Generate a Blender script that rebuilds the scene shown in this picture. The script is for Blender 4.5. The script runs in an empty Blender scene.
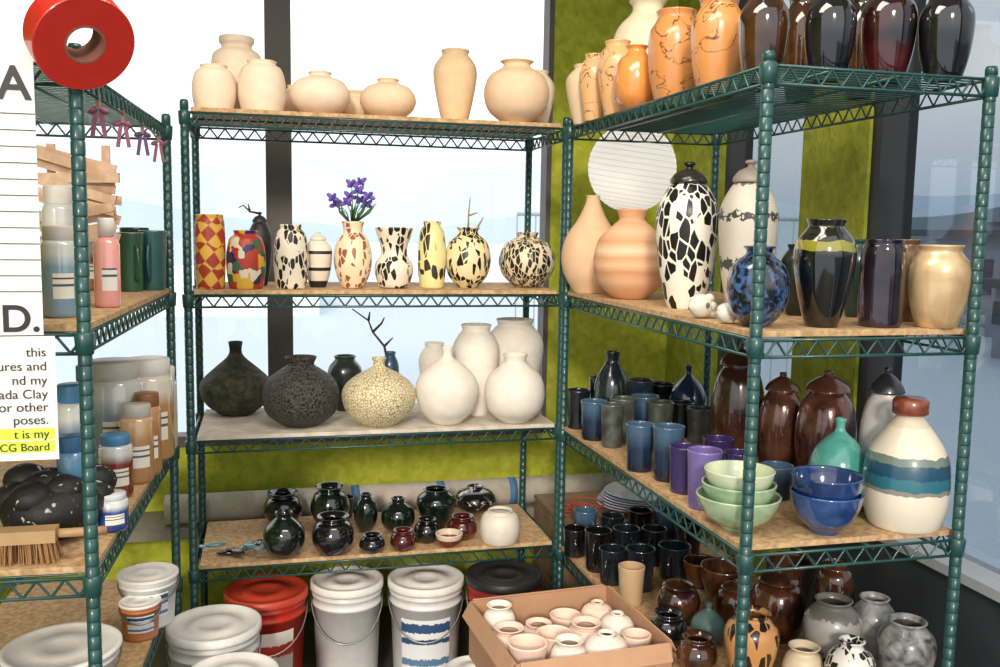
import bpy, math, random
from mathutils import Vector, Matrix
random.seed(7)
S=bpy.context.scene
S.view_settings.view_transform='Standard'
# ------------------------------------------------------------ camera
F=930.0; CAM=Vector((0,0,1.5)); YAW=math.radians(14.25); PIT=math.radians(6.4); ROL=0.0165
fw=Vector((math.sin(YAW)*math.cos(PIT),math.cos(YAW)*math.cos(PIT),-math.sin(PIT)))
r0=Vector((math.cos(YAW),-math.sin(YAW),0)); u0=r0.cross(fw)
rt=r0*math.cos(ROL)+u0*math.sin(ROL); up=-r0*math.sin(ROL)+u0*math.cos(ROL)
cd=bpy.data.cameras.new('camera'); cam=bpy.data.objects.new('camera',cd); S.collection.objects.link(cam)
cd.sensor_width=36; cd.lens=36*F/1000; cd.clip_start=.05; cd.clip_end=500
M=Matrix((( rt.x,up.x,-fw.x,CAM.x),(rt.y,up.y,-fw.y,CAM.y),(rt.z,up.z,-fw.z,CAM.z),(0,0,0,1)))
cam.matrix_world=M; S.camera=cam
def ray(px,py): return fw+rt*((px-500)/F)-up*((py-333.5)/F)
def onz(px,py,z):
    d=ray(px,py); return CAM+d*((z-CAM.z)/d.z)
def aty(px,py,Y):
    d=ray(px,py); return CAM+d*(Y/d.y)
def atx(px,py,X):
    d=ray(px,py); return CAM+d*(X/d.x)
def depth(p): return (p-CAM).dot(fw)
# ------------------------------------------------------------ materials
def C(h):
    v=[int(h[i:i+2],16)/255 for i in (0,2,4)]
    return tuple((x/12.92 if x<=.04045 else ((x+.055)/1.055)**2.4) for x in v)+(1,)
_m={}
def mk(kind='plain',c1='cccccc',c2='222222',scale=30,thr=.5,rough=.5,coat=0,metal=0,bump=0,bscale=60,bands=None,soft=.02,bdist=.004):
    key=(kind,c1,c2,scale,thr,rough,coat,metal,bump,bscale,str(bands),soft)
    if key in _m: return _m[key]
    m=bpy.data.materials.new(kind+'_'+c1); m.use_nodes=True; n=m.node_tree.nodes; l=m.node_tree.links
    b=n['Principled BSDF']; b.inputs['Roughness'].default_value=rough; b.inputs['Metallic'].default_value=metal
    b.inputs['Coat Weight'].default_value=coat; b.inputs['Coat Roughness'].default_value=.08
    tc=n.new('ShaderNodeTexCoord'); mp=n.new('ShaderNodeMapping'); l.new(tc.outputs['Object'],mp.inputs[0])
    oi=n.new('ShaderNodeObjectInfo'); l.new(oi.outputs['Random'],mp.inputs['Location'])
    def noise(s,det=4,dist=0):
        t=n.new('ShaderNodeTexNoise'); t.inputs['Scale'].default_value=s; t.inputs['Detail'].default_value=det
        t.inputs['Distortion'].default_value=dist; l.new(mp.outputs[0],t.inputs['Vector']); return t.outputs['Fac']
    def ramp(src,st,interp='LINEAR'):
        r=n.new('ShaderNodeValToRGB'); r.color_ramp.interpolation=interp; e=r.color_ramp.elements
        while len(e)<len(st): e.new(.5)
        for i,(p,c) in enumerate(st): e[i].position=p; e[i].color=C(c) if isinstance(c,str) else c
        l.new(src,r.inputs[0]); return r.outputs[0]
    out=None
    if kind=='plain':
        f=noise(scale); k=C(c1); d=tuple(x*.9 for x in k[:3])+(1,)
        out=ramp(f,[(.3,d),(.7,k)])
    elif kind=='patch':
        out=ramp(noise(scale,1.5,.6),[(thr-soft,c1),(thr+soft,c2)])
    elif kind=='mottle':
        out=ramp(noise(scale,5,.5),[(.35,c1),(.65,c2)])
    elif kind=='shard':
        mp.inputs['Rotation'].default_value=(.5,.5,.4); mp.inputs['Scale'].default_value=(1.2,1.2,.5)
        v=n.new('ShaderNodeTexVoronoi'); v.inputs['Scale'].default_value=scale; l.new(mp.outputs[0],v.inputs['Vector'])
        sp=n.new('ShaderNodeSeparateColor'); l.new(v.outputs['Color'],sp.inputs[0])
        e=n.new('ShaderNodeTexVoronoi'); e.feature='DISTANCE_TO_EDGE'; e.inputs['Scale'].default_value=scale; l.new(mp.outputs[0],e.inputs['Vector'])
        g=n.new('ShaderNodeMath'); g.operation='GREATER_THAN'; g.inputs[1].default_value=.07; l.new(e.outputs['Distance'],g.inputs[0])
        g2=n.new('ShaderNodeMath'); g2.operation='LESS_THAN'; g2.inputs[1].default_value=thr; l.new(sp.outputs[0],g2.inputs[0])
        g3=n.new('ShaderNodeMath'); g3.operation='MULTIPLY'; l.new(g.outputs[0],g3.inputs[0]); l.new(g2.outputs[0],g3.inputs[1])
        out=ramp(g3.outputs[0],[(.4,c1),(.6,c2)])
    elif kind=='speckle':
        v=n.new('ShaderNodeTexVoronoi'); v.inputs['Scale'].default_value=scale; l.new(mp.outputs[0],v.inputs['Vector'])
        out=ramp(v.outputs['Distance'],[(thr-.05,c2),(thr+.05,c1)])
    elif kind=='vein':
        f=noise(scale,3,.8)
        out=ramp(f,[(.40,c1),(.485,c1),(.5,c2),(.515,c1),(.62,c1)])
    elif kind=='crack':
        v=n.new('ShaderNodeTexVoronoi'); v.feature='DISTANCE_TO_EDGE'; v.inputs['Scale'].default_value=scale; l.new(mp.outputs[0],v.inputs['Vector'])
        out=ramp(v.outputs['Distance'],[(thr-.03,c2),(thr+.03,c1)])
    elif kind=='bands':
        sp=n.new('ShaderNodeSeparateXYZ'); l.new(tc.outputs['Generated'],sp.inputs[0])
        f=noise(scale,3); ma=n.new('ShaderNodeMath'); ma.operation='MULTIPLY_ADD'; ma.inputs[1].default_value=thr; l.new(f,ma.inputs[0]); l.new(sp.outputs['Z'],ma.inputs[2])
        su=n.new('ShaderNodeMath'); su.operation='SUBTRACT'; su.inputs[1].default_value=thr*.5; l.new(ma.outputs[0],su.inputs[0])
        out=ramp(su.outputs[0],bands,'LINEAR' if soft>.03 else 'CONSTANT')
    elif kind=='zig':
        w=n.new('ShaderNodeTexChecker'); w.inputs['Scale'].default_value=scale; w.inputs[1].default_value=C(c1); w.inputs[2].default_value=C(c2)
        mp.inputs['Rotation'].default_value=(0,.8,.8); l.new(mp.outputs[0],w.inputs[0]); out=w.outputs[0]
    elif kind=='cells':
        v=n.new('ShaderNodeTexVoronoi'); v.inputs['Scale'].default_value=scale; v.distance='CHEBYCHEV'; l.new(mp.outputs[0],v.inputs['Vector'])
        sp=n.new('ShaderNodeSeparateColor'); l.new(v.outputs['Color'],sp.inputs[0])
        out=ramp(sp.outputs[0],[(0,c1),(.3,c2),(.5,'d9b13a'),(.68,'3c6a4a'),(.84,'2a2a5a')],'CONSTANT')
    l.new(out,b.inputs['Base Color'])
    if bump:
        bp=n.new('ShaderNodeBump'); bp.inputs['Strength'].default_value=bump; bp.inputs['Distance'].default_value=bdist
        l.new(noise(bscale,5),bp.inputs['Height']); l.new(bp.outputs[0],b.inputs['Normal'])
    _m[key]=m; return m
# ------------------------------------------------------------ mesh builder
class MB:
    def __init__(s): s.v=[];s.f=[];s.mi=[];s.sm=[]
    def lathe(s,pts,seg=36,mi=0,a0=0,a1=None,M=None,sm=True):
        full=a1 is None
        n=seg if full else max(4,int(seg*(a1-a0)/(2*math.pi)))+1
        base=len(s.v); rings=[]
        for r,z in pts:
            if r<1e-5 and full:
                rings.append([len(s.v)]); s.v.append(Vector((0,0,z)))
            else:
                rg=[]
                for i in range(n):
                    a=2*math.pi*i/n if full else a0+(a1-a0)*i/(n-1)
                    rg.append(len(s.v)); s.v.append(Vector((r*math.cos(a),r*math.sin(a),z)))
                rings.append(rg)
        for A,B in zip(rings,rings[1:]):
            m=n if full else n-1
            for i in range(m):
                j=(i+1)%n
                if len(A)==1 and len(B)==1: continue
                if len(A)==1: f=(A[0],B[j],B[i])
                elif len(B)==1: f=(A[i],A[j],B[0])
                else: f=(A[i],A[j],B[j],B[i])
                s.f.append(f); s.mi.append(mi); s.sm.append(sm)
        if M is not None:
            for k in range(base,len(s.v)): s.v[k]=M@s.v[k]
        return s
    def tube(s,pts,r,n=6,mi=0,cap=True,radii=None):
        pts=[Vector(p) for p in pts]; rings=[]; prev=None
        for i,p in enumerate(pts):
            d=(pts[min(i+1,len(pts)-1)]-pts[max(i-1,0)]).normalized()
            a=prev if prev else (Vector((0,0,1)) if abs(d.z)<.9 else Vector((1,0,0)))
            x=(a-d*a.dot(d)).normalized(); y=d.cross(x); prev=x
            rr=radii[i] if radii else r
            rg=[]
            for k in range(n):
                t=2*math.pi*k/n; rg.append(len(s.v)); s.v.append(p+x*(rr*math.cos(t))+y*(rr*math.sin(t)))
            rings.append(rg)
        for A,B in zip(rings,rings[1:]):
            for k in range(n):
                j=(k+1)%n; s.f.append((A[k],A[j],B[j],B[k])); s.mi.append(mi); s.sm.append(True)
        if cap:
            s.f.append(tuple(reversed(rings[0]))); s.f.append(tuple(rings[-1])); s.mi+=[mi,mi]; s.sm+=[False,False]
        return s
    def box(s,c,h,mi=0,R=None):
        b=len(s.v)
        for dx in(-1,1):
            for dy in(-1,1):
                for dz in(-1,1):
                    q=Vector((dx*h[0],dy*h[1],dz*h[2]))
                    if R is not None: q=R@q
                    s.v.append(Vector(c)+q)
        for f in((0,1,3,2),(4,6,7,5),(0,4,5,1),(2,3,7,6),(0,2,6,4),(1,5,7,3)):
            s.f.append(tuple(b+i for i in f)); s.mi.append(mi); s.sm.append(False)
        return s
    def ell(s,c,r,mi=0,R=None,seg=12):
        pts=[(math.sin(math.pi*i/8) if 0<i<8 else 0,-math.cos(math.pi*i/8)) for i in range(9)]
        T=Matrix.Translation(Vector(c))@(R.to_4x4() if R is not None else Matrix())@Matrix.Diagonal((r[0],r[1],r[2],1))
        s.lathe(pts,seg,mi,M=T); return s
    def build(s,name,mats,loc=(0,0,0),rot=None,parent=None):
        me=bpy.data.meshes.new(name); me.from_pydata([tuple(v) for v in s.v],[],s.f)
        for m in (mats if isinstance(mats,(list,tuple)) else [mats]): me.materials.append(m)
        for p,mi,sm in zip(me.polygons,s.mi,s.sm): p.material_index=mi; p.use_smooth=sm
        me.update()
        o=bpy.data.objects.new(name,me); S.collection.objects.link(o); o.location=loc
        if rot is not None: o.rotation_euler=rot
        if parent: o.parent=parent
        return o
def cr(p,k=5):
    out=[]; n=len(p)
    for i in range(n-1):
        a=p[max(i-1,0)];b=p[i];c=p[i+1];d=p[min(i+2,n-1)]
        for j in range(k):
            t=j/k; q=[]
            for m in(0,1):
                q.append(.5*((2*b[m])+(-a[m]+c[m])*t+(2*a[m]-5*b[m]+4*c[m]-d[m])*t*t+(-a[m]+3*b[m]-3*c[m]+d[m])*t**3))
            out.append((max(q[0],0.0),q[1]))
    out.append(p[-1]); return out
SH={
'ovoid':[(.5,0),(.56,.03),(.8,.28),(1,.62),(.92,.8),(.62,.92),(.58,.95),(.66,1)],
'broad':[(.6,0),(.68,.03),(.9,.3),(1,.6),(.95,.78),(.72,.9),(.68,.94),(.74,1)],
'tallv':[(.55,0),(.6,.03),(.82,.3),(1,.62),(.97,.78),(.72,.9),(.6,.94),(.66,1)],
'onion':[(.42,0),(.5,.02),(.85,.16),(1,.36),(.9,.5),(.55,.66),(.27,.78),(.17,.87),(.2,1)],
'bottle':[(.42,0),(.5,.02),(.85,.18),(1,.42),(.9,.6),(.55,.76),(.2,.86),(.15,.93),(.2,1)],
'squat':[(.42,0),(.5,.02),(.88,.18),(1,.42),(.88,.66),(.52,.82),(.36,.88),(.36,.93),(.42,1)],
'sphere':[(.38,0),(.45,.02),(.85,.2),(1,.48),(.85,.75),(.5,.88),(.42,.92),(.42,.96),(.52,1)],
'flat':[(.35,0),(.45,.02),(.85,.22),(1,.5),(.8,.78),(.42,.9),(.34,.94),(.4,1)],
'cyl':[(.86,0),(.92,.02),(.97,.2),(1,.6),(.95,.88),(.88,.95),(.9,1)],
'canister':[(.88,0),(.95,.02),(1,.2),(1,.6),(.92,.78),(.62,.86),(.6,.9),(.68,.94),(.68,1)],
'jar':[(.8,0),(.88,.03),(1,.3),(1,.6),(.85,.85),(.62,.93),(.6,.96),(.64,1)],
'cone':[(.55,0),(.6,.02),(.92,.2),(1,.4),(.85,.58),(.5,.75),(.3,.88),(.22,.96),(.24,1)],
'bowl':[(.38,0),(.4,.05),(.42,.08),(.75,.35),(.93,.7),(1,1)],
'tumbler':[(.78,0),(.84,.03),(.88,.4),(.95,.8),(1,1)],
'beaker':[(.6,0),(.8,.04),(1,.25),(.97,.4),(.7,.55),(.72,.7),(.92,.9),(1,1)],
'pinch':[(.55,0),(.7,.04),(.98,.3),(1,.55),(.82,.78),(.6,.86),(.62,.92),(.78,1)],
'plate':[(.55,0),(.58,.15),(.8,.45),(1,1)],
'gourd':[(.5,0),(.6,.03),(.92,.25),(1,.5),(.8,.72),(.5,.85),(.6,1)],
}
LID={
'lidjar':([(.5,0),(.58,.02),(.85,.25),(1,.55),(.95,.7),(.65,.82),(.5,.85)],[(.56,.85),(.6,.86),(.56,.89),(.38,.93),(.14,.95),(.12,.965),(.2,.98),(.16,.995),(0,1)]),
'capjar':([(.75,0),(.84,.02),(1,.2),(1,.45),(.85,.62),(.45,.8),(.3,.86),(.3,.87)],[(.38,.87),(.42,.88),(.42,.97),(.36,.995),(0,1)]),
'domejar':([(.7,0),(.78,.02),(.97,.28),(1,.5),(.85,.7),(.6,.8),(.58,.82)],[(.72,.82),(.74,.83),(.62,.88),(.34,.93),(.15,.955),(.16,.975),(.12,.995),(0,1)]),
}
def vessel(name,shape,mat,R,H,loc,lidmat=None,handle=False,rz=0,seg=40):
    b=MB(); mats=[mat]
    if shape in LID:
        bp,lp=LID[shape]; b.lathe([(0,0)]+[(r*R,z*H) for r,z in cr(bp)]+[(0,bp[-1][1]*H)],seg)
        mats.append(lidmat or mat); sharp=shape=='capjar'
        b.lathe([(0,lp[0][1]*H)]+[(r*R,z*H+.0005) for r,z in (lp if sharp else cr(lp,4))],seg,1)
    else:
        p=[(r*R,z*H) for r,z in cr(SH[shape])]; t=min(.006,R*.12)
        inn=[(max(r-t,.002),z) for r,z in reversed(p) if z>t*1.2]
        b.lathe([(0,0)]+p+[(p[-1][0]-t*.5,H+t*.3)]+inn+[(0,t*1.2)],seg)
    if handle:
        a=random.uniform(-2.4,-.8); c,s_=math.cos(a),math.sin(a); pts=[]
        for i in range(9):
            t=-math.pi/2+math.pi*i/8; rr=R*.9+math.cos(t)*R*.55
            pts.append((c*rr,s_*rr,H*.5+math.sin(t)*H*.3))
        b.tube(pts,R*.1,8)
    return b.build(name,mats,loc,(0,0,rz))
# ------------------------------------------------------------ palette
green=mk('plain','1f4a47',rough=.35,coat=.2,scale=8)
board=mk('mottle','a8845a','d2b084',scale=60,rough=.8); board2=mk('mottle','bdb2a2','d8cfc0',scale=20,rough=.8)
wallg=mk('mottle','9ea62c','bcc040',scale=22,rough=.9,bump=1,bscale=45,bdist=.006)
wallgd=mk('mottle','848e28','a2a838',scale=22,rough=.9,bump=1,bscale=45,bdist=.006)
frame=mk('plain','5c5652',rough=.5); white=mk('plain','e8e6e2',rough=.6)
bisq=mk('plain','f3dec6',rough=.85,bump=.12); bisq2=mk('plain','efd3b2',rough=.85,bump=.12); chalk=mk('plain','efe8dd',rough=.8,bump=.1)
# ------------------------------------------------------------ shelving units
class Unit:
    def __init__(s,name,O,a,b,L,Dp,zs,ztop,boards,pale=-1):
        s.O=Vector((O[0],O[1],0)); s.a=Vector((a[0],a[1],0)).normalized(); s.b=Vector((b[0],b[1],0)).normalized()
        s.L=L; s.D=Dp; s.zs=zs
        P=lambda u,v,z: s.O+s.a*u+s.b*v+Vector((0,0,z))
        m=MB(); pr=.0125
        prof=[(0,0),(pr,0)]; z=0
        while z<ztop-.03:
            prof+= [(pr,z+.002),(pr,z+.0235),(pr*.9,z+.0242),(pr*.9,z+.0258),(pr,z+.0265)]; z+=.0265
        prof+=[(pr,ztop),(pr*.8,ztop+.006),(0,ztop+.008)]
        for u in(pr,L-pr):
            for v in(pr,Dp-pr):
                m.lathe(prof,12,0,M=Matrix.Translation(P(u,v,0)))
                for zz in zs: m.lathe([(pr*1.0,zz-.036),(pr*1.25,zz-.034),(pr*1.42,zz+.002),(pr*1.2,zz+.005),(pr,zz+.005)],14,0,M=Matrix.Translation(P(u,v,0)))
        e=.012; wr=.0026
        for zz in zs:
            cs=[(e,e),(L-e,e),(L-e,Dp-e),(e,Dp-e)]
            for i in range(4):
                A=cs[i];B=cs[(i+1)%4]
                for dz in(0,-.034): m.tube([P(*A,zz+dz),P(*B,zz+dz)],.0034,6)
                ln=math.hypot(B[0]-A[0],B[1]-A[1]); n=int(ln/.024); n+=n%2
                zp=[P(A[0]+(B[0]-A[0])*k/n,A[1]+(B[1]-A[1])*k/n,zz-.001-(.032 if k%2 else 0)) for k in range(n+1)]
                for p,q in zip(zp,zp[1:]): m.tube([p,q],wr,4,cap=False)
            k=.03
            while k<L-.03:
                m.tube([P(k,e,zz+.002),P(k,Dp-e,zz+.002)],.002,5,cap=False); k+=.027
            for v in(.15,.31): m.tube([P(e,v,zz-.004),P(L-e,v,zz-.004)],.0035,5)
        m.build(name,green)
        for i in boards:
            q=MB(); c=P(L/2,Dp/2,zs[i]+.0105)
            R=Matrix((s.a,s.b,Vector((0,0,1)))).transposed()
            q.box(c,(L/2-.03,Dp/2-.012,.006),0,R); q.build('particle_board_shelf_liner',board2 if i==pale else board)
UB=Unit('wire_shelving_unit',(-.232,2.862),(1,0),(0,1),1.182,.457,[1.82,1.29,.85,.45],1.85,[0,1,2,3],2)
UR=Unit('wire_shelving_unit',(.925,2.85),(0,-1),(1,0),1.22,.53,[1.82,1.29,.85,.45],1.84,[1,2,3])
UL=Unit('wire_shelving_unit',(-.302,1.77),(.048,1),(-1,.048),1.06,.457,[1.77,1.30,.85,.45],1.80,[1,2,3])
U={'B':UB,'R':UR,'L':UL}
# ------------------------------------------------------------ pots
pots=[]
def P(sh,name,shape,mat,cx,top,base,w,t=None,lid=None,handle=False,e=None,data=None,pri=1.0):
    u=U[sh[0]]; k=int(sh[1])-1; z=u.zs[k]+(.0168 if not(sh[0] in'RL' and k==0) else .0045)
    py=(top+base)/2
    if e is not None:
        d=ray(cx,py); Y=u.O.y-u.L+e; t=d.x*(Y/d.y)-u.O.x
    elif t is None:
        p=onz(cx,base,z); d=depth(p); R=w/2*d/F; h=(p-CAM); h.z=0; p=p+h.normalized()*R*.5; t=(p-u.O).dot(u.b)
        if sh[0]=='L': py=base
    pots.append(dict(sh=sh,u=u,z=z,name=name,shape=shape,mat=mat,cx=cx,top=top,py=py,w=w,t=t,lid=lid,handle=handle,data=data,pri=pri))
hor=mk('vein','e8b47c','5a3420',scale=14,rough=.3,coat=.5); hor2=mk('vein','d08c50','3a2216',scale=12,rough=.3,coat=.5)
horg=mk('mottle','e89a50','cf7236',scale=8,rough=.2,coat=.8)
blk=mk('mottle','0a0b0e','18171b',scale=10,rough=.1,coat=1); bred=mk('mottle','100909','4a1618',scale=9,rough=.1,coat=1)
bbrn=mk('mottle','120e0c','5a3418',scale=7,rough=.1,coat=1)
bwp=mk('shard','ece2cc','191512',scale=62,thr=.6,rough=.45)
A=P
# back top
A('B1','lidded_canister','canister',bisq,237,38,113,50,.24)
A('B1','bisque_jar','jar',bisq,214,66,113,42,.10)
A('B1','bisque_jar','jar',bisq,262,62,113,46,.10)
A('B1','bisque_vase','flat',bisq2,293,86,115,30,.3)
A('B1','round_bisque_vase','flat',bisq,320,73,115,60,.14)
A('B1','bisque_bowl','gourd',bisq2,356,92,118,40,.28)
A('B1','round_bisque_vase','flat',bisq2,388,80,118,56,.14)
A('B1','ovoid_bisque_vase','tallv',mk('plain','edcca2',rough=.8),455,51,120,43,.18)
A('B1','round_bisque_vase','sphere',mk('plain','ecceac',rough=.8),521,62,122,64,.14)
A('B1','bisque_vase','tallv',bisq,551,72,122,34,.34)
# right top
A('R1','oval_bisque_vase','tallv',bisq2,570,66,122,38,.07)
A('R1','small_bisque_bowl','gourd',bisq2,577,96,120,28,.04)
A('R1','round_cream_vase','sphere',mk('plain','f2e2c4',rough=.6),632,2,60,60,.38)
A('R1','horsehair_vase','tallv',hor,596,55,112,28,.08)
A('R1','horsehair_vase','tallv',hor,618,42,106,36,.16)
A('R1','glossy_orange_vase','sphere',horg,636,47,102,44,.09)
A('R1','horsehair_vase','broad',hor2,675,12,92,54,.11)
A('R1','horsehair_vase','broad',hor2,718,0,78,54,.12)
A('R1','raku_vase','broad',bbrn,764,-6,62,50,.13)
A('R1','raku_vase','broad',bbrn,803,-2,60,40,.36)
A('R1','raku_vase','broad',blk,830,-6,66,50,e=.16)
A('R1','raku_vase','broad',bbrn,862,-2,62,36,e=.36)
A('R1','raku_vase','broad',bred,888,-10,68,54,e=.14)
A('R1','raku_vase','broad',blk,946,-6,72,52,e=.08)
# back 2
A('B2','painted_cylinder_vase','cyl',mk('zig','a83c2c','e0b04a',scale=30,rough=.4),210,215,283,30,.09)
A('B2','painted_mosaic_jar','jar',mk('cells','b23a2a','e2d6bc',scale=36,rough=.4),246,231,281,38,.09)
A('B2','dark_lidded_pot','lidjar',mk('plain','2b2624',rough=.5),260,212,276,24,.25)
A('B2','patterned_tumbler','jar',bwp,291,225,282,34,.1)
A('B2','striped_lidded_jar','lidjar',mk('bands','e6dcc8',bands=[(0,'2a211c'),(.12,'e8dfcc'),(.3,'2a211c'),(.36,'e8dfcc'),(.6,'2a211c'),(.66,'e8dfcc')],thr=0,rough=.5),318,232,282,28,.16)
A('B2','painted_flower_vase','gourd',mk('shard','f0dcba','9a5c3c',scale=64,thr=.4,rough=.4),353,222,280,38,.12)
A('B2','patterned_beaker','beaker',mk('shard','ece2cc','1c1714',scale=56,thr=.5,rough=.4),394,228,281,38,.12)
A('B2','bamboo_painted_vase','jar',mk('shard','e6dc9c','3a2c18',scale=50,thr=.42,rough=.4),432,222,279,28,.14)
A('B2','patterned_round_vase','sphere',mk('shard','ecdcac','15130f',scale=56,thr=.58,rough=.4),468,228,281,46,.14)
A('B2','patterned_spherical_vase','flat',mk('shard','e0d0b0','1c1a17',scale=66,thr=.68,rough=.4),527,233,281,57,.16)
# back 3
A('B3','olive_bottle_vase','onion',mk('mottle','23261a','50533a',scale=40,rough=.65,bump=1,bscale=120,bdist=.012),236,342,417,70)
A('B3','black_textured_jar','squat',mk('crack','141414','45413b',scale=85,thr=.16,rough=.5,bump=1,bscale=110,bdist=.012),301,357,427,76,.13)
A('B3','dark_vase','ovoid',mk('mottle','1c2422','2f3a36',scale=20,rough=.3,coat=.5),345,356,402,34,.36)
A('B3','small_blue_vase','ovoid',mk('plain','31506a',rough=.3,coat=.5),390,352,395,18,.34)
A('B3','crackle_round_vase','bottle',mk('crack','e6dab4','8a7a52',scale=110,thr=.07,rough=.6,bump=.6,bscale=90),379,358,427,74,.10)
A('B3','white_bottle_vase','bottle',chalk,448,347,420,62,.13)
A('B3','white_vase','tallv',chalk,434,343,400,30,.40)
A('B3','tall_white_vase','tallv',chalk,489,325,405,44,.36)
A('B3','white_bottle_vase','squat',chalk,508,354,422,60,.10)
A('B3','large_white_vase','tallv',chalk,543,320,410,56,.34)
# back 4
tealb=mk('mottle','07100f','12241f',scale=18,rough=.1,coat=1); dred=mk('mottle','2a0c0e','541a18',scale=18,rough=.15,coat=1)
for (cx,tp,bs,w,sh,mt) in [(283,492,523,38,'pinch',blk),(284,512,560,42,'squat',tealb),(330,486,525,38,'pinch',tealb),(333,516,558,42,'pinch',blk),
 (366,494,533,24,'sphere',tealb),(372,535,557,26,'pinch',blk),(398,498,534,34,'squat',tealb),(403,530,553,26,'pinch',dred),(436,489,530,40,'ovoid',tealb),
 (427,519,545,26,'pinch',blk),(462,516,543,30,'pinch',dred),(475,486,515,42,'flat',mk('patch','121416','c9c9c0',scale=40,thr=.62,rough=.2,coat=1)),(345,497,515,18,'tumbler',tealb)]:
    A('B4','glazed_pot',sh,mt,cx,tp,bs,w)
A('B4','small_clay_bowl','bowl',mk('bands','8a4030',bands=[(0,'7a2f22'),(.6,'d8c8b0')],thr=0,rough=.4),449,533,552,28)
A('B4','white_lidded_pot','jar',mk('plain','e8e0d2',rough=.5),500,510,545,40)
# right 2
A('R2','terracotta_bottle_vase','cone',mk('mottle','e0b690','eac6a2',scale=8,rough=.8),592,196,285,60,.075)
A('R2','striped_round_vase','squat',mk('bands','cf9870',bands=[(0,'dca47c'),(.2,'e4b48c'),(.3,'cd9266'),(.38,'e6ba94'),(.46,'d49c72'),(.54,'edc9a8'),(.64,'d29a6e'),(.75,'e6ba94'),(.85,'dca47c')],thr=.06,scale=12,soft=.1,rough=.75),631,210,293,74,.10)
A('R2','tall_patterned_lidded_jar','lidjar',mk('shard','ece6d8','141312',scale=44,thr=.62,rough=.35),687,162,303,62,.12,lid=mk('mottle','16130f','3a342c',scale=30,rough=.3,coat=.5))
A('R2','tall_banded_lidded_jar','lidjar',mk('bands','c8c0b0',bands=[(0,'d8d0c2'),(.3,'4a4844'),(.36,'c8c0b2'),(.62,'3d3a38'),(.66,'c8c0b2'),(.84,'6a6058')],thr=.18,scale=90,rough=.5),748,160,303,58,.2,lid=mk('plain','9a8f84',rough=.5))
A('R2','blue_marbled_vase','sphere',mk('patch','10141c','3a5f94',scale=60,thr=.54,soft=.08,rough=.15,coat=1),758,247,318,62,.07)
A('R2','black_yellow_vase','ovoid',mk('bands','111111',bands=[(0,'0e0f10'),(.70,'8a8430'),(.8,'1a1c10')],thr=.12,scale=20,rough=.1,coat=1),824,220,320,60,e=.10)
A('R2','iridescent_vase','cyl',mk('mottle','0b0b12','4a3848',scale=9,rough=.08,coat=1,metal=.5),882,240,318,44,e=.09)
A('R2','bronze_vase','ovoid',mk('mottle','6a5238','94785a',scale=12,rough=.3,metal=.5),906,240,318,36,e=.21)
A('R2','tan_metallic_vase','broad',mk('mottle','c09a6c','e0c296',scale=12,rough=.28,metal=.35,coat=.4),949,246,320,58,e=.07)
A('R2','dark_green_vase','ovoid',mk('plain','15221c',rough=.3,coat=.5),797,245,315,34,e=.35)
A('R2','teal_vase','ovoid',mk('plain','26453e',rough=.3,coat=.5),856,240,315,32,e=.30)
# right 3
def cup(cx,tp,bs,w,mt,sh='tumbler'): A('R3','glazed_tumbler',sh,mt,cx,tp,bs,w)
gb=mk('mottle','24343f','3f5058',scale=25,rough=.25,coat=.8); gg=mk('mottle','343a38','586058',scale=25,rough=.3,coat=.8)
nv=mk('bands','1c2c4a',bands=[(0,'0e1828'),(.5,'18304c'),(.85,'44607a')],thr=.2,scale=30,soft=.1,rough=.2,coat=.8); pu=mk('plain','3a2c60',rough=.25,coat=.8); pu2=mk('plain','7a6aaa',rough=.25,coat=.8)
dk=mk('mottle','0e1318','1c2630',scale=25,rough=.2,coat=.8)
for r in [(594,401,440,28,nv),(578,390,428,24,dk),(612,404,448,24,gg),(623,398,430,26,gg),(645,396,434,28,nv),(640,424,472,30,nv),(660,402,438,26,gg),(668,426,482,32,nv),(684,446,494,32,pu),
 (680,402,434,26,dk),(704,450,510,36,pu2),(700,408,440,28,gg),(718,438,470,32,pu),(738,452,490,30,pu),(603,378,410,26,dk),(640,380,410,26,gb),(662,384,412,26,dk),(776,465,500,34,nv)]: cup(*r)
A('R3','blue_bottle','bottle',mk('plain','1a3458',rough=.15,coat=1),688,366,414,34)
A('R3','dark_bottle','squat',dk,612,352,398,30,.34)
A('R3','tenmoku_lidded_jar','domejar',mk('mottle','2a1712','51301f',scale=14,rough=.2,coat=.8),738,343,450,54,.3)
A('R3','copper_lidded_jar','domejar',mk('mottle','3a2018','6a4438',scale=14,rough=.15,coat=.8,metal=.3),781,372,470,46,e=.52)
A('R3','copper_lidded_jar','domejar',mk('mottle','42221c','805248',scale=14,rough=.15,coat=.8,metal=.3),826,370,476,58,e=.44)
A('R3','white_dark_lidded_jar','domejar',mk('plain','d8d0cc',rough=.3,coat=.5),868,366,470,44,e=.34,lid=mk('plain','262830',rough=.3,coat=.5))
A('R3','turquoise_bottle','bottle',mk('mottle','4a9a90','6cbaae',scale=14,rough=.2,coat=.8),856,420,512,58,e=.21,pri=.25)
A('R3','banded_lidded_bottle','capjar',mk('bands','d8cdb8',bands=[(0,'e4dac6'),(.3,'8a8678'),(.33,'2a6a78'),(.42,'1c4860'),(.52,'6a7a70'),(.58,'e0d4be'),(.78,'d4c6ae')],thr=.05,scale=40,rough=.35,coat=.5),918,398,521,80,e=.10,lid=mk('mottle','6a2a1c','8a4a30',scale=30,rough=.3,coat=.6))
cel=mk('bands','8fae8a',bands=[(0,'6f9a7c'),(.5,'9ab890'),(.92,'d0d8b8')],thr=.1,soft=.1,rough=.15,coat=1); cel2=mk('mottle','86a884','b4c8a4',scale=18,rough=.15,coat=1)
bl=mk('mottle','1a3466','34588e',scale=20,rough=.12,coat=1)
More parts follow.
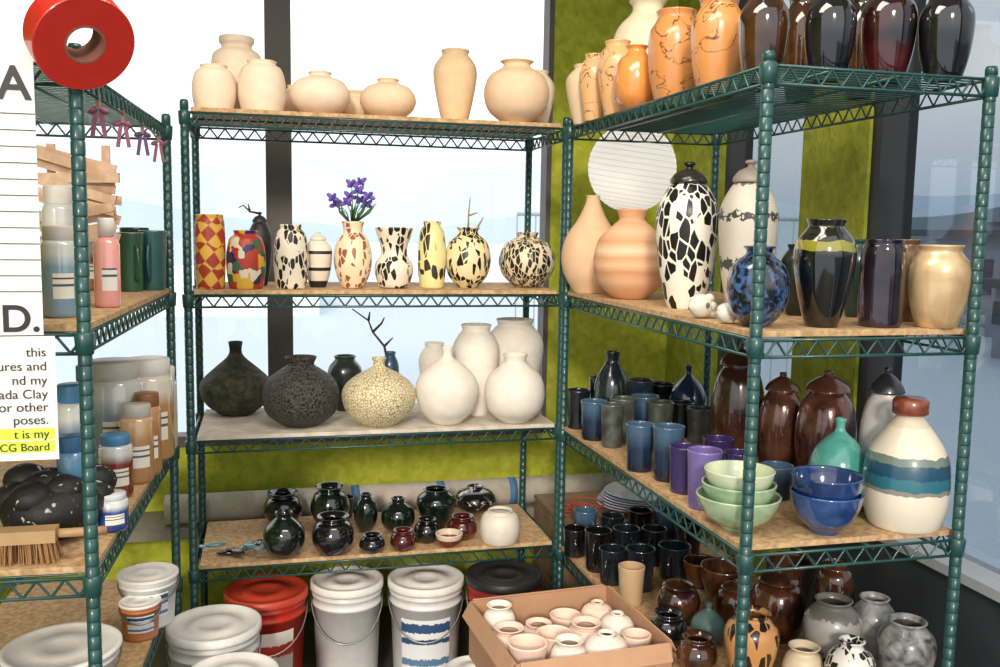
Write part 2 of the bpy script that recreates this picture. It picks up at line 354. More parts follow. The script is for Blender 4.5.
A('R3','stacked_green_bowls','STACK',None,738,475,534,78,data=((84,74,70),(34,32,32),[cel2,cel2,cel]))
A('R3','stacked_blue_bowls','STACK',None,826,466,534,72,e=.055,data=((72,72),(42,42),[bl,mk('mottle','162c58','284a80',scale=20,rough=.12,coat=1)]),pri=.5)
# right 4
rnd=random.Random(3)
for (cx,tp,bs,w) in [(575,528,568,26),(598,530,572,28),(585,510,545,24),(612,548,585,28),(626,528,566,28),(640,548,592,30),(654,528,566,26),(668,510,548,28),(690,520,560,24),(640,510,540,24),(612,515,545,24),(674,545,585,34)]:
    A('R4','dark_glazed_mug','tumbler',rnd.choice([dk,blk,nv,dk]),cx,tp,bs,w,handle=True)
br=mk('mottle','2a1812','5a3420',scale=16,rough=.15,coat=1)
A('R4','small_beige_cup','tumbler',mk('plain','c8a884',rough=.6),631,566,606,27)
A('R4','brown_lidded_jar','domejar',br,678,578,625,44); A('R4','brown_bowl','bowl',br,724,566,602,48); A('R4','brown_lidded_jar','domejar',br,778,568,632,54)
A('R4','brown_lidded_jar','domejar',br,735,580,628,40); A('R4','black_jar','pinch',blk,668,612,650,38); A('R4','brown_bowl','bowl',bbrn,700,560,592,36)
A('R4','brown_jar','pinch',bbrn,697,636,676,40); A('R4','teal_pot','bottle',mk('plain','5a7a78',rough=.4),708,604,648,34)
A('R4','orange_black_vase','ovoid',mk('shard','c08a54','1a1210',scale=40,thr=.5,rough=.3,coat=.4),751,612,690,54)
A('R4','speckled_vase','ovoid',mk('bands','888480',bands=[(0,'201f20'),(.35,'9a9692'),(.8,'65625e')],thr=.3,scale=50,rough=.3,coat=.5),832,599,668,54)
A('R4','grey_vase','ovoid',mk('mottle','6a6a6c','a8a8a6',scale=30,rough=.3,coat=.5),873,597,650,42)
A('R4','grey_vase','ovoid',mk('mottle','3a3a3e','a0a09c',scale=30,rough=.3,coat=.5),905,620,700,56)
A('R4','patterned_vase','sphere',mk('shard','d8d4cc','1a1a1a',scale=70,thr=.6,rough=.3),850,640,710,50)
A('R4','cream_pot','pinch',mk('plain','d8c8a8',rough=.5),803,646,690,40)
A('R4','brown_bowl','bowl',br,790,560,596,50,.42); A('R4','dark_jar','jar',bbrn,835,562,610,40,.42)
# left 2
A('L2','teal_cup','tumbler',mk('plain','2c5a58',rough=.3,coat=.6),153,231,288,26,.07,handle=True); A('L2','green_cup','tumbler',mk('plain','27543a',rough=.3,coat=.6),131,233,295,26,.10,handle=True)
A('L2','dark_cup','tumbler',mk('plain','203030',rough=.3,coat=.6),135,228,285,24,.18)
def jar(sh,name,cx,tp,bs,w,body,lidc,t=None,upper='c9ccc8'): A(sh,name,'JAR',mk('bands',body,bands=[(0,body),(.55,body),(.7,upper)],thr=.1,soft=.1,scale=20,rough=.15,coat=1),cx,tp,bs,w,t,lid=mk('plain',lidc,rough=.4))
jar('L2','labelled_plastic_jar',60,226,328,34,'7f9cb0','c8c4bc',.09); jar('L2','labelled_plastic_jar',60,186,325,30,'c8a078','e6e2da',.20)
jar('L2','labelled_plastic_jar',86,236,325,24,'a8643a','d8d4cc',.22); jar('L2','spray_bottle',107,218,312,25,'e8a098','f2ece4',.05,'e8a098')
jar('L3','large_plastic_jar',155,358,445,44,'b48c5c','e4e0da',None,'d8cfc0'); jar('L3','large_plastic_jar',120,360,450,36,'8a9aa4','c8c4bc',.36)
jar('L3','oxide_jar',117,434,498,32,'7a3420','4a84b0',None); jar('L3','oxide_jar',121,492,553,34,'28488a','c8ccd0',None)
jar('L3','plastic_jar',74,384,480,32,'34608c','4a84b0',.16); jar('L3','plastic_jar',138,404,470,30,'b08458','b8b4ac',None,'c8a478')
jar('L3','plastic_jar',178,366,440,22,'c8b8a0','e8e4dc',.12); jar('L3','plastic_jar',92,365,460,26,'6a4a34','3a78a8',.30)
jar('L3','plastic_jar',166,392,452,24,'a8784c','8a5a34',None,'c09060'); jar('L3','plastic_jar',72,436,500,28,'2f6a9a','3a6a94',.10,'6a9ab8')
jar('L3','plastic_jar',140,376,445,24,'d0c8b8','3a78a8',.36); jar('L3','plastic_jar',104,384,470,24,'b85a34','d8d4cc',.2)
# --- relax
C0=Vector((CAM.x,CAM.y,0))
for p in pots:
    u=p['u']; d=ray(p['cx'],p['py']); d=Vector((d.x,d.y,0)); k=((u.O-C0).dot(u.b)+p['t'])/d.dot(u.b); q=C0+d*k
    p['R']=p['w']/2*k/F; p['q']=q; p['dir']=d.normalized()
def clampp(p):
    u=p['u']; r=p['R']; w=p['q']-u.O; t=w.dot(u.b); s=w.dot(u.a)
    lo=max(r*.72,.02); hi=u.D-r*.85-.01
    t2=min(max(t,lo),max(hi,lo)); s2=min(max(s,r*.8+.012),u.L-r*.8-.012)
    if abs(t2-t)>1e-6:
        db=p['dir'].dot(u.b)
        if abs(db)>.25:
            p['q']=p['q']+p['dir']*((t2-t)/db); w=p['q']-u.O; s=w.dot(u.a); s2=min(max(s,r*.8+.012),u.L-r*.8-.012)
    p['q']=u.O+u.b*t2+u.a*s2
for it in range(400):
    for i in range(len(pots)):
        a=pots[i]
        for j in range(i):
            b=pots[j]
            if a['sh']!=b['sh']: continue
            v=a['q']-b['q']; dd=v.length; ov=(a['R']+b['R'])*.985-dd
            if ov>0:
                dr=(a['dir']+b['dir']).normalized(); along=v.dot(dr); lat=v-dr*along
                sg=1 if along>=0 else -1
                mv=dr*(sg*ov*.3)+(lat.normalized() if lat.length>1e-5 else Vector((0,0,0)))*ov*(.05 if it<200 else .2)
                a['q']=a['q']+mv*a['pri']; b['q']=b['q']-mv*b['pri']
    for p in pots:
        if it<340:
            w=p['q']-C0; lat=w-p['dir']*w.dot(p['dir']); p['q']=p['q']-lat*.08
        clampp(p)
def jarobj(p,R,H,loc):
    b=MB(); hh=H*.84
    if p['name']=='spray_bottle':
        hh=H*.76; b.lathe([(0,0),(R*.9,0),(R*.97,.004),(R,.01),(R,hh*.93),(R*.8,hh),(R*.5,hh*1.04)],32,0)
        b.lathe([(R*.5,hh*1.04),(R*.62,hh*1.04),(R*.62,H*.98),(R*.56,H),(0,H)],32,1)
    else:
        b.lathe([(0,0),(R*.9,0),(R*.97,.004),(R,.01),(R,hh*.93),(R*.9,hh),(R*.8,hh)],32,0)
        b.lathe([(R*.8,hh),(R*.86,hh),(R*.88,hh+.002),(R*.88,H-.003),(R*.84,H),(0,H)],32,1)
    an=math.atan2(CAM.y-loc.y,CAM.x-loc.x)+.2
    b.lathe([(R*1.006,hh*.25),(R*1.006,hh*.58)],32,2,an-.6,an+.6)
    b.build(p['name'],[p['mat'],p['lid'],mk('bands','efeee8',bands=[(0,'e8e4d8'),(.34,'4a5a6a'),(.37,'e8e4d8'),(.42,'4a4a48'),(.44,'e8e4d8')],thr=0,rough=.6)],loc)
def stackobj(p,loc):
    ws,hs,mats=p['data']; d=p['R']/(p['w']/2); b=MB(); zz=0
    for i,(w_,h_) in enumerate(zip(ws,hs)):
        R=w_/2*d; H=h_*d; pr=[(r*R,q*H) for r,q in cr(SH['bowl'])]; t=.005
        b.lathe([(0,0)]+pr+[(pr[-1][0]-t/2,H+.001)]+[(max(r-t,.002),q) for r,q in reversed(pr) if q>t*1.5]+[(0,t*1.5)],44,i,M=Matrix.Translation((0,0,zz)))
        zz+=H*.42
    b.build(p['name'],mats,loc)
for p in pots:
    q=p['q']; hd=(q-C0).length
    d=ray(p['cx'],p['top']); ztop=CAM.z+d.z*hd/math.hypot(d.x,d.y)
    H=max(ztop-p['z'],p['R']*.8)
    if p['sh'][1]!='1': 
        k=U[p['sh'][0]].zs[int(p['sh'][1])-2]-.04-p['z']; H=min(H,k)
    loc=Vector((q.x,q.y,p['z']+.0005)); p['H']=H; p['loc']=loc
    if p['shape']=='JAR': jarobj(p,p['R'],H,loc)
    elif p['shape']=='STACK': stackobj(p,loc)
    else: vessel(p['name'],p['shape'],p['mat'],p['R'],H,loc,p['lid'],p['handle'],0)
def find(name,n=0): return [p for p in pots if p['name']==name][n]
# ------------------------------------------------------------ room
def slab(name,lo,hi,mat):
    c=[(a+b)/2 for a,b in zip(lo,hi)]; h=[(b-a)/2 for a,b in zip(lo,hi)]
    return MB().box((0,0,0),h).build(name,mat,c)
YB=3.56; XR=1.62; XL=-1.5; ZC=2.75
slab('floor',(XL-.1,-2.5,-.1),(XR+.1,YB+.1,0),mk('mottle','4c4844','625c56',scale=5,rough=.7))
slab('ceiling',(XL-.1,1.15,ZC),(XR+.1,YB+.1,ZC+.1),mk('plain','dedcd6',rough=.9))
xw=aty(550,200,YB).x
b=MB(); 
def wb(m,lo,hi,mi=0): m.box([(a+b_)/2 for a,b_ in zip(lo,hi)],[(b_-a)/2 for a,b_ in zip(lo,hi)],mi)
wb(b,(XL,YB,0),(XR+.1,YB+.1,.68)); wb(b,(xw,YB,.68),(XR+.1,YB+.1,ZC)); wb(b,(XL,YB,2.5),(xw,YB+.1,ZC))
b.build('wall_back',wallg)
y1=atx(722,250,XR).y; y2=atx(806,250,XR).y; y3=atx(872,250,XR).y
b=MB(); wb(b,(XR,.9,0),(XR+.1,y2,.68),1); wb(b,(XR,y2,0),(XR+.1,YB,.68)); wb(b,(XR,.9,2.5),(XR+.1,YB,ZC)); wb(b,(XR,y1,.68),(XR+.1,YB,2.5)); wb(b,(XR-.03,y3,.68),(XR+.1,y2,2.5))
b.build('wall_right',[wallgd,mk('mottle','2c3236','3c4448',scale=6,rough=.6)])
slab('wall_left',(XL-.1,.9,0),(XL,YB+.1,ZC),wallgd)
def glassmat(nm,col,refl=.04):
    g=bpy.data.materials.new(nm); g.use_nodes=True; n=g.node_tree.nodes; l=g.node_tree.links
    t=n.new('ShaderNodeBsdfTransparent'); t.inputs[0].default_value=col; gs=n.new('ShaderNodeBsdfGlossy'); gs.inputs['Roughness'].default_value=.02
    mx=n.new('ShaderNodeMixShader'); mx.inputs[0].default_value=refl; l.new(t.outputs[0],mx.inputs[1]); l.new(gs.outputs[0],mx.inputs[2]); l.new(mx.outputs[0],n['Material Output'].inputs[0]); return g
xm0=aty(265,100,YB).x; xm1=aty(291,100,YB).x
b=MB(); wb(b,(xm0,YB-.03,.68),(xm1,YB+.08,2.5),0)
for x in (XL,xm0-1.05,xw-.02): wb(b,(x,YB-.01,.68),(x+.02,YB+.07,2.5),0)
wb(b,(XL,YB-.01,.68),(xw,YB+.07,.72),0); wb(b,(XL,YB-.01,2.46),(xw,YB+.07,2.5),0)
wb(b,(XL,YB+.03,.72),(xw,YB+.034,2.46),1)
b.build('window_1',[frame,glassmat('clear_glass',(.98,.99,1,1),.02)])
b=MB()
for (a,c) in ((y2,y1),(.9,y3)):
    wb(b,(XR+.06,a,.68),(XR+.064,c,2.5),1)
    for y in (a,c-.03): wb(b,(XR+.0,y,.68),(XR+.09,y+.03,2.5),0)
    wb(b,(XR-.02,a,.68),(XR+.09,c,.705),2)
wb(b,(XR-.02,y3-.04,.68),(XR+.09,y3,2.5),0)
b.build('window_2',[mk('plain','2a2c30',rough=.5),glassmat('tinted_glass',(.60,.64,.68,1),.08),mk('plain','b8bcc0',rough=.5)])
slab('wall_ledge',(XL,3.335,.40),(XR,YB,.44),mk('plain','8a8478',rough=.8))
b=MB().tube([(-.35,0,0),(1.5,0,0)],.052,24)
for x in (.0,.3,.62,.9): b.tube([(x,0,0),(x+.03,0,0)],.0528,24,1)
b.build('rolled_canvas',[mk('mottle','a89f96','c8c0b4',scale=12,rough=.9),mk('plain','4a7aa4',rough=.6)],(0,3.39,.493))
# outside
slab('terrace_ground',(-60,YB+.3,-.4),(60,120,-.2),mk('plain','bccbd8',rough=.9))
slab('street_ground',(XR+.4,-60,-.4),(100,YB+.3,-.21),mk('plain','4a545c',rough=.9))
def hills(name,R,z0,h,c,sd,a0,a1):
    r=random.Random(sd); b=MB(); n=80; ph=[r.uniform(0,6) for _ in range(4)]
    for i in range(n+1):
        a=a0+(a1-a0)*i/n; z=z0+h*(.6+.25*math.sin(a*5+ph[0])+.12*math.sin(a*13+ph[1])+.05*math.sin(a*31+ph[2]))
        b.v+= [Vector((R*math.cos(a),R*math.sin(a),-1)),Vector((R*math.cos(a)*1.15,R*math.sin(a)*1.15,z))]
    for i in range(n): b.f.append((2*i,2*i+2,2*i+3,2*i+1)); b.mi.append(0); b.sm.append(True)
    b.build(name,mk('plain',c,rough=1,scale=.05))
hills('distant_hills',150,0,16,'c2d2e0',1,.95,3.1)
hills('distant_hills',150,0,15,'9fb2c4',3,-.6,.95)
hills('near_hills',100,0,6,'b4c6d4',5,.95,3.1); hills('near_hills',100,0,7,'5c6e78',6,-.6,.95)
b=MB()
for z in(1.62,.6): b.tube([(1.9,7,z),(4.5,7,z)],.015,8)
for i in range(18): b.tube([(1.9+i*.15,7,-.2),(1.9+i*.15,7,1.62)],.006,6)
b.build('balcony_railing',mk('plain','b4bec8',rough=.5))
b=MB(); wb(b,(-3,18,-.2),(1,24,.5)); wb(b,(3,25,-.2),(8,30,1.0)); wb(b,(-8,22,-.2),(-4.5,26,.9)); b.build('distant_houses',mk('plain','eef2f4',rough=.9))
b=MB()
for (x0,y0,x1,y1_,h) in [(9,4,14,9,1.1),(12,11,18,15,1.5),(7,2,8.5,3.5,.6),(20,14,27,19,2.2),(24,22,30,27,1.9),(10,9.5,12,11,.8)]:
    wb(b,(x0,y0,-.2),(x1,y1_,h)); wb(b,(x0-.2,y0-.2,h),(x1+.2,y1_+.2,h+.12),1)
    for k in range(4): 
        yy=y0+(y1_-y0)*(k+.5)/4; wb(b,(x0-.02,yy-.2,h*.35),(x0,yy+.2,h*.75),1)
b.build('neighbouring_buildings',[mk('plain','8a929a',rough=.9),mk('plain','4a5058',rough=.8)])
# ------------------------------------------------------------ lighting
w=bpy.data.worlds.new('sky'); S.world=w; w.use_nodes=True; n=w.node_tree.nodes; l=w.node_tree.links
bg=n['Background']; tc=n.new('ShaderNodeTexCoord'); sp=n.new('ShaderNodeSeparateXYZ'); r=n.new('ShaderNodeValToRGB')
l.new(tc.outputs['Generated'],sp.inputs[0]); l.new(sp.outputs['Z'],r.inputs[0]); l.new(r.outputs[0],bg.inputs[0])
r.color_ramp.elements[0].position=0.02; r.color_ramp.elements[0].color=(.60,.67,.74,1); r.color_ramp.elements[1].position=.14; r.color_ramp.elements[1].color=(1,.99,.97,1)
bg.inputs[1].default_value=1.55
def area(name,loc,size,e,col,rot):
    ld=bpy.data.lights.new(name,'AREA'); ld.shape='RECTANGLE'; ld.size=size[0]; ld.size_y=size[1]; ld.energy=e; ld.color=col
    o=bpy.data.objects.new(name,ld); S.collection.objects.link(o); o.location=loc; o.rotation_euler=rot; return o
area('added_fill_light',(.3,1.5,ZC-.03),(1.2,.5),26,(1,.9,.76),(0,0,0))  # fill light added out of view below the ceiling, stands for no known fixture
sd=bpy.data.lights.new('sun','SUN'); sd.energy=2.1; sd.angle=.12; sd.color=(1,.89,.74); so=bpy.data.objects.new('sun',sd); S.collection.objects.link(so)
so.rotation_euler=Vector((-.3,-1,.36)).to_track_quat('Z','Y').to_euler()
# ------------------------------------------------------------ paper lantern
c=atx(632,168,1.20); rr=44*depth(c)/F
pts=[]; NR=22
for i in range(NR*6+1):
    t=math.pi*(.06+.88*i/(NR*6)); k=1-.010*(1-abs(math.sin(i/6*math.pi)))
    pts.append((rr*math.sin(t)*k,-rr*math.cos(t)*k))
lm=bpy.data.materials.new('rice_paper'); lm.use_nodes=True; n=lm.node_tree.nodes; l=lm.node_tree.links
tr=n.new('ShaderNodeBsdfTranslucent'); tr.inputs[0].default_value=(.93,.92,.90,1); df=n.new('ShaderNodeBsdfDiffuse'); df.inputs[0].default_value=(.93,.92,.90,1)
nz=n.new('ShaderNodeTexNoise'); nz.inputs['Scale'].default_value=60; mr=n.new('ShaderNodeMath'); mr.operation='MULTIPLY_ADD'; mr.inputs[1].default_value=.1; mr.inputs[2].default_value=.3; l.new(nz.outputs['Fac'],mr.inputs[0])
mx=n.new('ShaderNodeMixShader'); l.new(mr.outputs[0],mx.inputs[0]); l.new(df.outputs[0],mx.inputs[1]); l.new(tr.outputs[0],mx.inputs[2]); l.new(mx.outputs[0],n['Material Output'].inputs[0])
b=MB().lathe(pts,48,0); b.tube([(0,0,rr*.95),(0,0,1.815-c.z)],.0015,5,1)
for i in range(0,NR+1):
    t=math.pi*(.06+.88*i/NR); R_=rr*math.sin(t)*.991; z_=-rr*math.cos(t)*.991
    b.tube([(R_*math.cos(a*math.pi/24),R_*math.sin(a*math.pi/24),z_) for a in range(49)],.0006,4,1,cap=False)
lan=b.build('paper_lantern',[lm,mk('plain','cfcac0')],c,(.12,.1,0))
pl=bpy.data.lights.new('lantern_fill_light','POINT'); pl.energy=.75; pl.color=(1,.96,.9); pl.shadow_soft_size=.03; po=bpy.data.objects.new('lantern_fill',pl); S.collection.objects.link(po); po.parent=lan  # point light added inside to brighten the paper, no lit lamp known there
# ------------------------------------------------------------ flowers
p=find('painted_flower_vase'); b=MB(); top=p['loc']+Vector((0,0,p['H']))
for i in range(10):
    a=i*.7+.3; tx=math.cos(a)*random.uniform(.02,.07); ty=math.sin(a)*.04; tz=random.uniform(.05,.13)
    b.tube([(0,0,-.08),(tx*.3,ty*.3,tz*.4),(tx,ty,tz)],.0015,5,0)
    for k in range(6):
        t=k*math.pi/3+i; R=Matrix.Rotation(t,3,'Z')@Matrix.Rotation(.9 if k%2 else 1.9,3,'Y')
        b.ell(Vector((tx,ty,tz))+R@Vector((0,0,.010)),(.007,.003,.013),1,R,8)
    b.ell((tx,ty,tz),(.003,.003,.004),2)
    b.tube([(tx*.2,ty*.2,0),(tx*.8+.01,ty,.03),(tx*1.1+.02,ty,.06)],.002,4,0,radii=[.003,.004,.0005])
b.build('iris_bouquet',[mk('plain','3f6a34',rough=.6),mk('plain','7256b8',rough=.6),mk('plain','e0c04a')],top)
def twig(name,p,pts,r,mt):
    top=p['loc']+Vector((0,0,p['H'])); b=MB()
    for ch in pts: b.tube([(x,y,z) for x,y,z in ch],r,6,radii=[r*(1-.6*i/(len(ch)-1)) for i in range(len(ch))])
    b.build(name,mt,top)
tw=mk('plain','4a3426',rough=.8)
twig('dried_twig',find('small_blue_vase'),[[(0,0,-.08),(-.02,0,.02),(-.06,0,.07),(-.075,0,.11),(-.13,0,.15)],[(-.06,0,.07),(-.03,0,.1),(-.02,0,.12)],[(-.075,0,.11),(-.07,0,.14)],[(-.02,0,.02),(.01,0,.05)]],.005,tw)
twig('dried_twig',find('patterned_round_vase'),[[(0,0,-.05),(0,0,.04),(.005,0,.1)],[(0,0,.04),(.03,0,.05)],[(.03,0,0),(.05,0,.035)]],.004,mk('plain','a08a6a'))
twig('dried_twig',find('dark_lidded_pot'),[[(0,0,-.005),(-.03,0,.0),(-.05,0,.02),(-.065,0,.012)],[(-.03,0,0),(-.035,0,.025)]],.004,tw)
# ------------------------------------------------------------ figurines on R2
def lump(name,p,R,mt,sd):
    r=random.Random(sd); b=MB(); b.ell((0,0,R*.8),(R,R*.8,R*.8),0)
    for i in range(7): b.ell((r.uniform(-.7,.7)*R,r.uniform(-.6,.3)*R,R*(.35+r.random()*1.0)),(R*.35,R*.35,R*.35),0)
    for x in(-.35,.35): b.ell((x*R,-.75*R,R*.9),(R*.18,R*.1,R*.2),1)
    b.build(name,[mt,mk('plain','6a6258')],p,(0,0,.5))
sk=mk('plain','ddd6c8',rough=.7,bump=.4)
q=atx(702,290,.958); lump('ceramic_skull_figurine',(q.x,q.y,1.3075),.034,sk,1)
q=atx(728,298,.96); lump('ceramic_skull_figurine',(q.x,q.y,1.3075),.028,sk,2)
b=MB()
for i,(x,y,c) in enumerate([(0,0,0),(.05,.03,1),(.03,-.03,0),(-.04,.03,1),(.09,0,0),(.07,-.04,1)]):
    R=Matrix.Rotation(i*1.1,3,'Z'); b.ell((x,y,.008+.006*i),(.035,.013,.007),c,R); b.ell(Vector((x,y,.008+.006*i))+R@Vector((.038,0,0)),(.012,.018,.004),c,R)
q=onz(228,555,.4675); b.build('glazed_fish_dishes',[blk,mk('plain','5a8a9a',rough=.2,coat=1)],(q.x,q.y,.4675))
# crate with plates and cord in corner
b=MB()
for z in (.03,.15,.27,.39): 
    for y in(2.93,3.30): b.box((1.24,y,z+.04),(.25,.006,.05))
    for x in(.99,1.49): b.box((x,3.115,z+.04),(.006,.185,.05))
b.box((1.24,3.115,.495),(.256,.19,.006))
for x in(1.01,1.47):
    for y in(2.95,3.28): b.box((x,y,.245),(.015,.015,.245))
b.build('wooden_crate',mk('mottle','7a6448','94795a',scale=14,rough=.8))
b=MB()
for i in range(6):
    pr=[(r*.135,z*.022) for r,z in cr(SH['plate'])]; b.lathe([(0,0)]+pr+[(r-.005,z+.003) for r,z in reversed(pr)]+[(0,.006)],40,i%2,M=Matrix.Translation((i*.006,0,i*.008)))
b.build('stacked_plates',[mk('plain','c0c4e0',rough=.3),mk('plain','dcdeec',rough=.3)],(1.29,3.07,.502))
b=MB(); pts=[]
for i in range(70):
    a=i*.42; pts.append((math.cos(a)*(.06+.028*math.sin(i*.23)),math.sin(a)*(.05+.02*math.cos(i*.31)),.005+.0006*i))
b.tube(pts,.003,6); b.build('red_cord_coil',mk('plain','b84838',rough=.5),(1.07,3.02,.5015))
# ------------------------------------------------------------ buckets
def bucket(name,x,y,z,R,H,body,lidm,lab=None,handle=True):
    b=MB(); mats=[body,lidm,lab or white,mk('plain','9a9a9a',metal=.8,rough=.3)]
    b.lathe([(0,0),(R*.86,0),(R*.87,.006),(R*.97,H*.80),(R*1.0,H*.80),(R*1.0,H*.82),(R*.97,H*.83),(R*.98,H*.88),(R*1.01,H*.885),(R*1.01,H*.9),(R*.98,H*.91),(R*.985,H*.94)],48,0,sm=True)
    b.lathe([(R*.98,H*.93),(R*1.05,H*.93),(R*1.055,H*.95),(R*1.05,H*.995),(R*1.02,H),(R*.97,H),(R*.94,H*.975),(R*.6,H*.975),(R*.58,H*.985),(R*.3,H*.985),(R*.28,H*.975),(0,H*.975)],48,1)
    an=math.atan2(-y,-x)
    if lab: b.lathe([(R*.915,H*.25),(R*.967,H*.72)],48,2,an-.75,an+.75)
    if handle:
        pts=[]
        for i in range(17):
            t=math.pi*i/16; pts.append((Matrix.Rotation(an,3,'Z')@Vector((math.sin(t)*R*1.1,math.cos(t)*R*1.03,H*.86-math.sin(t)*H*.32))))
        b.tube(pts,.0025,6,3)
    return b.build(name,mats,(x,y,z))
lab=mk('bands','e8e8e8',bands=[(0,'e6e8ea'),(.3,'5b7fa0'),(.36,'e6e8ea'),(.5,'2f4f78'),(.54,'e6e8ea'),(.6,'2f4f78'),(.68,'e6e8ea')],thr=.05,scale=120,rough=.5)
wp=mk('plain','e4e4e2',rough=.4); rp=mk('plain','c0301e',rough=.35)
def B(name,cx,topy,zt,w,body,lidm,lab=None,z0=0,handle=True):
    q=onz(cx,topy,zt); R=w/2*depth(q)/F; bucket(name,q.x,q.y,z0,R/1.05,zt-z0,body,lidm,lab,handle=handle); return q
B('red_plastic_bucket',266,588,.36,82,rp,mk('plain','c4462e',rough=.4),mk('bands','c8a088',bands=[(0,'b8b0a8'),(.5,'b02c1c'),(.6,'d8d0c8')],thr=.05,scale=100))
B('white_plastic_bucket',347,578,.37,72,wp,white,None)
B('white_plastic_bucket',426,576,.37,76,wp,white,lab)
B('red_paint_bucket',504,572,.40,76,mk('bands','a82a20',bands=[(0,'d8b030'),(.3,'a82a20'),(.55,'e0c060'),(.62,'a82a20')],thr=0),mk('plain','2a2a2c',rough=.4))
B('white_plastic_bucket',214,622,.37,92,wp,white,lab)
B('white_plastic_bucket',232,672,.34,92,wp,white)
B('white_plastic_tub',148,572,.60,58,wp,white,lab,z0=.4675)
B('white_plastic_tub',62,645,.60,112,wp,white,lab,z0=.4675)
B('white_plastic_bucket',475,668,.25,60,wp,white)
B('white_plastic_tub',140,600,.56,40,mk('plain','c07a50',rough=.5),white,lab,z0=.4675)
# ------------------------------------------------------------ cardboard box of bisque cups
zr=.53
c1_=onz(482,596,zr); c2_=onz(600,572,zr); c3_=onz(662,650,zr); 
ctr=(c1_+c3_)/2; ex=(c2_-c1_).normalized(); ey=(c3_-c2_).normalized(); pe=Vector((-ey.y,ey.x,0)); 
ax=(ex*.4+pe*.6); ax.z=0; ax.normalize(); ay=Vector((-ax.y,ax.x,0))
Rb=Matrix((ax,ay,Vector((0,0,1)))).transposed(); W=.195; Dd=.185; hb=.075
card=mk('plain','bd9272',rough=.85,scale=20); b=MB()
b.box((0,0,.003),(W,Dd,.003))
for sx in(-1,1):
    b.box((sx*W,0,hb),(.002,Dd,hb)); b.box((sx*(W+.012),0,hb*2-.016),(.002,Dd*.96,.022),0,Matrix.Rotation(-sx*.5,3,'Y'))
    b.box((0,sx*Dd,hb),(W,.002,hb)); b.box((0,sx*(Dd+.012),hb*2-.016),(W*.96,.002,.022),0,Matrix.Rotation(sx*.5,3,'X'))
b.box((0,-Dd-.003,hb*.8),(W*.5,.001,hb*.35),1)
r=random.Random(8)
for i in range(30): b.ell((r.uniform(-.15,.15),r.uniform(-.13,.13),.04+r.random()*.03),(.045,.035,.03),2,Matrix.Rotation(r.random()*3,3,'Z'),7)
ob=b.build('cardboard_box',[card,mk('plain','a83a4a',rough=.6),mk('plain','b8aca0',rough=.7)],(ctr.x,ctr.y,zr-2*hb),Rb.to_euler())
b=MB()
for x,y in((-.12,-.12),(.12,-.12),(-.12,.12),(.12,.12)): b.tube([(x,y,0),(x*.8,y*.8,zr-2*hb-.025)],.016,8)
zz=zr-2*hb-.031; b.lathe([(0,zz),(.17,zz),(.175,zz+.007),(.175,zz+.022),(.17,zz+.03),(0,zz+.03)],36)
b.build('wooden_stool',mk('plain','8a6848',rough=.6),(ctr.x,ctr.y,0))
pk=mk('plain','f4d8c6',rough=.8); pk2=mk('plain','f2e6da',rough=.8)
zb=zr-2*hb+.08; n_=0
for (u_,v_,R,H,sh) in [(-.14,.11,.042,.085,'pinch'),(-.145,.015,.048,.07,'pinch'),(-.135,-.09,.048,.08,'tumbler'),(-.045,-.13,.044,.085,'pinch'),(-.045,-.035,.046,.065,'tumbler'),(-.05,.06,.044,.055,'pinch'),
    (.055,-.12,.055,.085,'flat'),(.05,-.01,.050,.07,'pinch'),(.145,-.10,.036,.07,'tumbler'),(.14,.0,.044,.075,'flat'),(.13,.1,.044,.07,'flat'),(.04,.10,.042,.05,'bowl')]:
    q=ctr+ax*u_+ay*v_
    vessel('bisque_cup',sh,pk if n_%3 else pk2,R,H,(q.x,q.y,zb-.004*(n_%3)),None); n_+=1
# ------------------------------------------------------------ left things
q=aty(80,38,1.74); R=.083; b=MB()
b.lathe([(R*.40,-.026),(R*.98,-.026),(R,-.024),(R,.024),(R*.98,.026),(R*.40,.026),(R*.40,-.026)],56,0,sm=False)
b.lathe([(R*.36,-.0265),(R*.405,-.0265),(R*.405,.0265),(R*.36,.0265),(R*.36,-.0265)],48,1,sm=False)
o=b.build('red_duct_tape_roll',[mk('plain','c42a1e',rough=.35,coat=.3),mk('plain','8a5a48',rough=.7)],(q.x,q.y,q.z)); o.rotation_euler=Vector((.6,-1,-.75)).to_track_quat('Z','Y').to_euler()
p0=U['L'].O+U['L'].a*.80+U['L'].b*.20; b=MB(); r=random.Random(4)
for i in range(14):
    R=Matrix.Rotation(r.uniform(-.35,.35),3,'Y')@Matrix.Rotation(r.uniform(-.2,.2),3,'Z'); zc=.14+i*.0155
    b.box((r.uniform(-.01,.01),(i%2)*.014,zc),(.10,.005,.012),0,R); b.tube([(-.1,(i%2)*.014-.004,zc-.012),(-.1,(i%2)*.014+.006,zc+.012)],.004,6)
for x in(-.06,.07): b.box((x,.03,.19),(.010,.006,.19))
b.build('wooden_rib_rack',mk('mottle','d0a888','eccdb0',scale=20,rough=.7),(p0.x,p0.y,1.317))
for i,(cx,cy) in enumerate([(68,165),(100,163),(134,160),(166,158)]):
    u=U['L']; s=[.18,.42,.66,.9][i]; q=u.O+u.a*s+u.b*.012; b=MB()
    b.box((0,0,-.006),(.004,.004,.014),0)
    for sx in(-1,1):
        b.ell((sx*.010,0,-.022),(.010,.004,.006),1,Matrix.Rotation(sx*.4,3,'Y')); b.box((sx*.008,0,-.048),(.004,.001,.024),1,Matrix.Rotation(-sx*.15,3,'Y'))
    b.build('ribbon_clip',[mk('plain','8a6a5a'),mk('plain','8a4a62' if i!=2 else '5a3a6a')],(q.x,q.y,1.735))
q=U['L'].O+U['L'].a*.22+U['L'].b*.13; b=MB(); r=random.Random(2)
b.ell((0,0,.06),(.10,.10,.065),0)
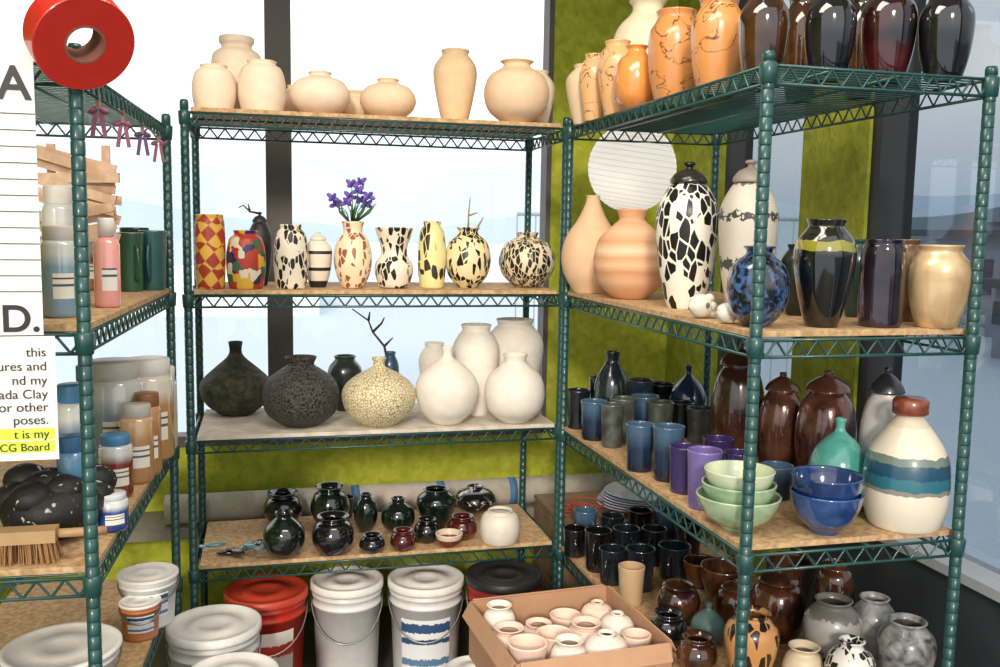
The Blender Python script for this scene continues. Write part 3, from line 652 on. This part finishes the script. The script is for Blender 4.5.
for i in range(12): b.ell((r.uniform(-.07,.07),r.uniform(-.07,.07),r.uniform(.06,.12)),(.045,.04,.035),0)
b.build('black_splattered_bag',mk('patch','101012','b8b4b0',scale=55,thr=.68,rough=.6,bump=.6),(q.x,q.y,.868))
q=U['L'].O+U['L'].a*.07+U['L'].b*.13; b=MB(); b.box((0,0,.05),(.075,.02,.012),0,None); b.tube([(.07,0,.05),(.10,0,.05),(.16,.01,.047)],.009,8,0)
for i in range(320):
    x=-.07+.14*r.random(); y=-.017+.034*r.random(); b.tube([(x,y,.042),(x*1.12+r.uniform(-.004,.004),y*1.5,.0)],.0011,3,1,cap=False)
b.build('bench_brush',[mk('plain','b8946a',rough=.5),mk('plain','b08458',rough=.8)],(q.x-.03,q.y,.868))
# signs
def sheet(name,x1,ytop,ybot,Y,wd,items):
    a=aty(x1,(ytop+ybot)/2,Y); zt=aty(x1,ytop,Y).z; zb_=aty(x1,ybot,Y).z
    b=MB(); b.box((-wd/2,0,(zb_-zt)/2),(wd/2,.0006,(zt-zb_)/2),0)
    root=b.build(name,mk('plain','f2f0ea',rough=.8),(a.x,Y,zt))
    for it in items:
        if it[0]=='line':
            z=-(it[1]-ytop)*depth(a)/F; MB().box((-wd/2,-.0012,z),(wd/2,.0003,.0008),0).build('ruled_line',mk('plain','222222'),parent=root)
        elif it[0]=='hl':
            z=-(it[1]-ytop)*depth(a)/F; MB().box((-.05,-.0010,z),(.045,.0002,.010),0).build('highlighter_mark',mk('plain','dbe84a'),parent=root)
        else:
            _,t,yy,sz,rx=it; z=-(yy-ytop)*depth(a)/F; cu=bpy.data.curves.new('text','FONT'); cu.body=t; cu.size=sz*depth(a)/F; cu.align_x='RIGHT'; cu.extrude=.0002
            if sz>30: cu.offset=.0012
            o=bpy.data.objects.new('text',cu); S.collection.objects.link(o); o.data.materials.append(mk('plain','181818')); o.parent=root; o.location=(-rx*depth(a)/F,-.0022,z); o.rotation_euler=(math.pi/2,0,0)
Ys=1.73
sheet('glaze_chart_poster',38,42,335,Ys,.26,[('text','A',98,46,3)]+[('line',y) for y in range(112,290,16)]+[('text','D.',328,38,2)])
sheet('studio_notice_sheet',57,336,459,Ys-.008,.20,[('text','this',356,13,8),('text','ures and',370,13,8),('text','nd my',384,13,8),('text','ada Clay',398,13,8),('text','s or other',411,13,8),('text','poses.',424,13,8),('hl',427+7),('hl',447),('text','t is my',438,12,8),('text','NCG Board',451,11,8)])
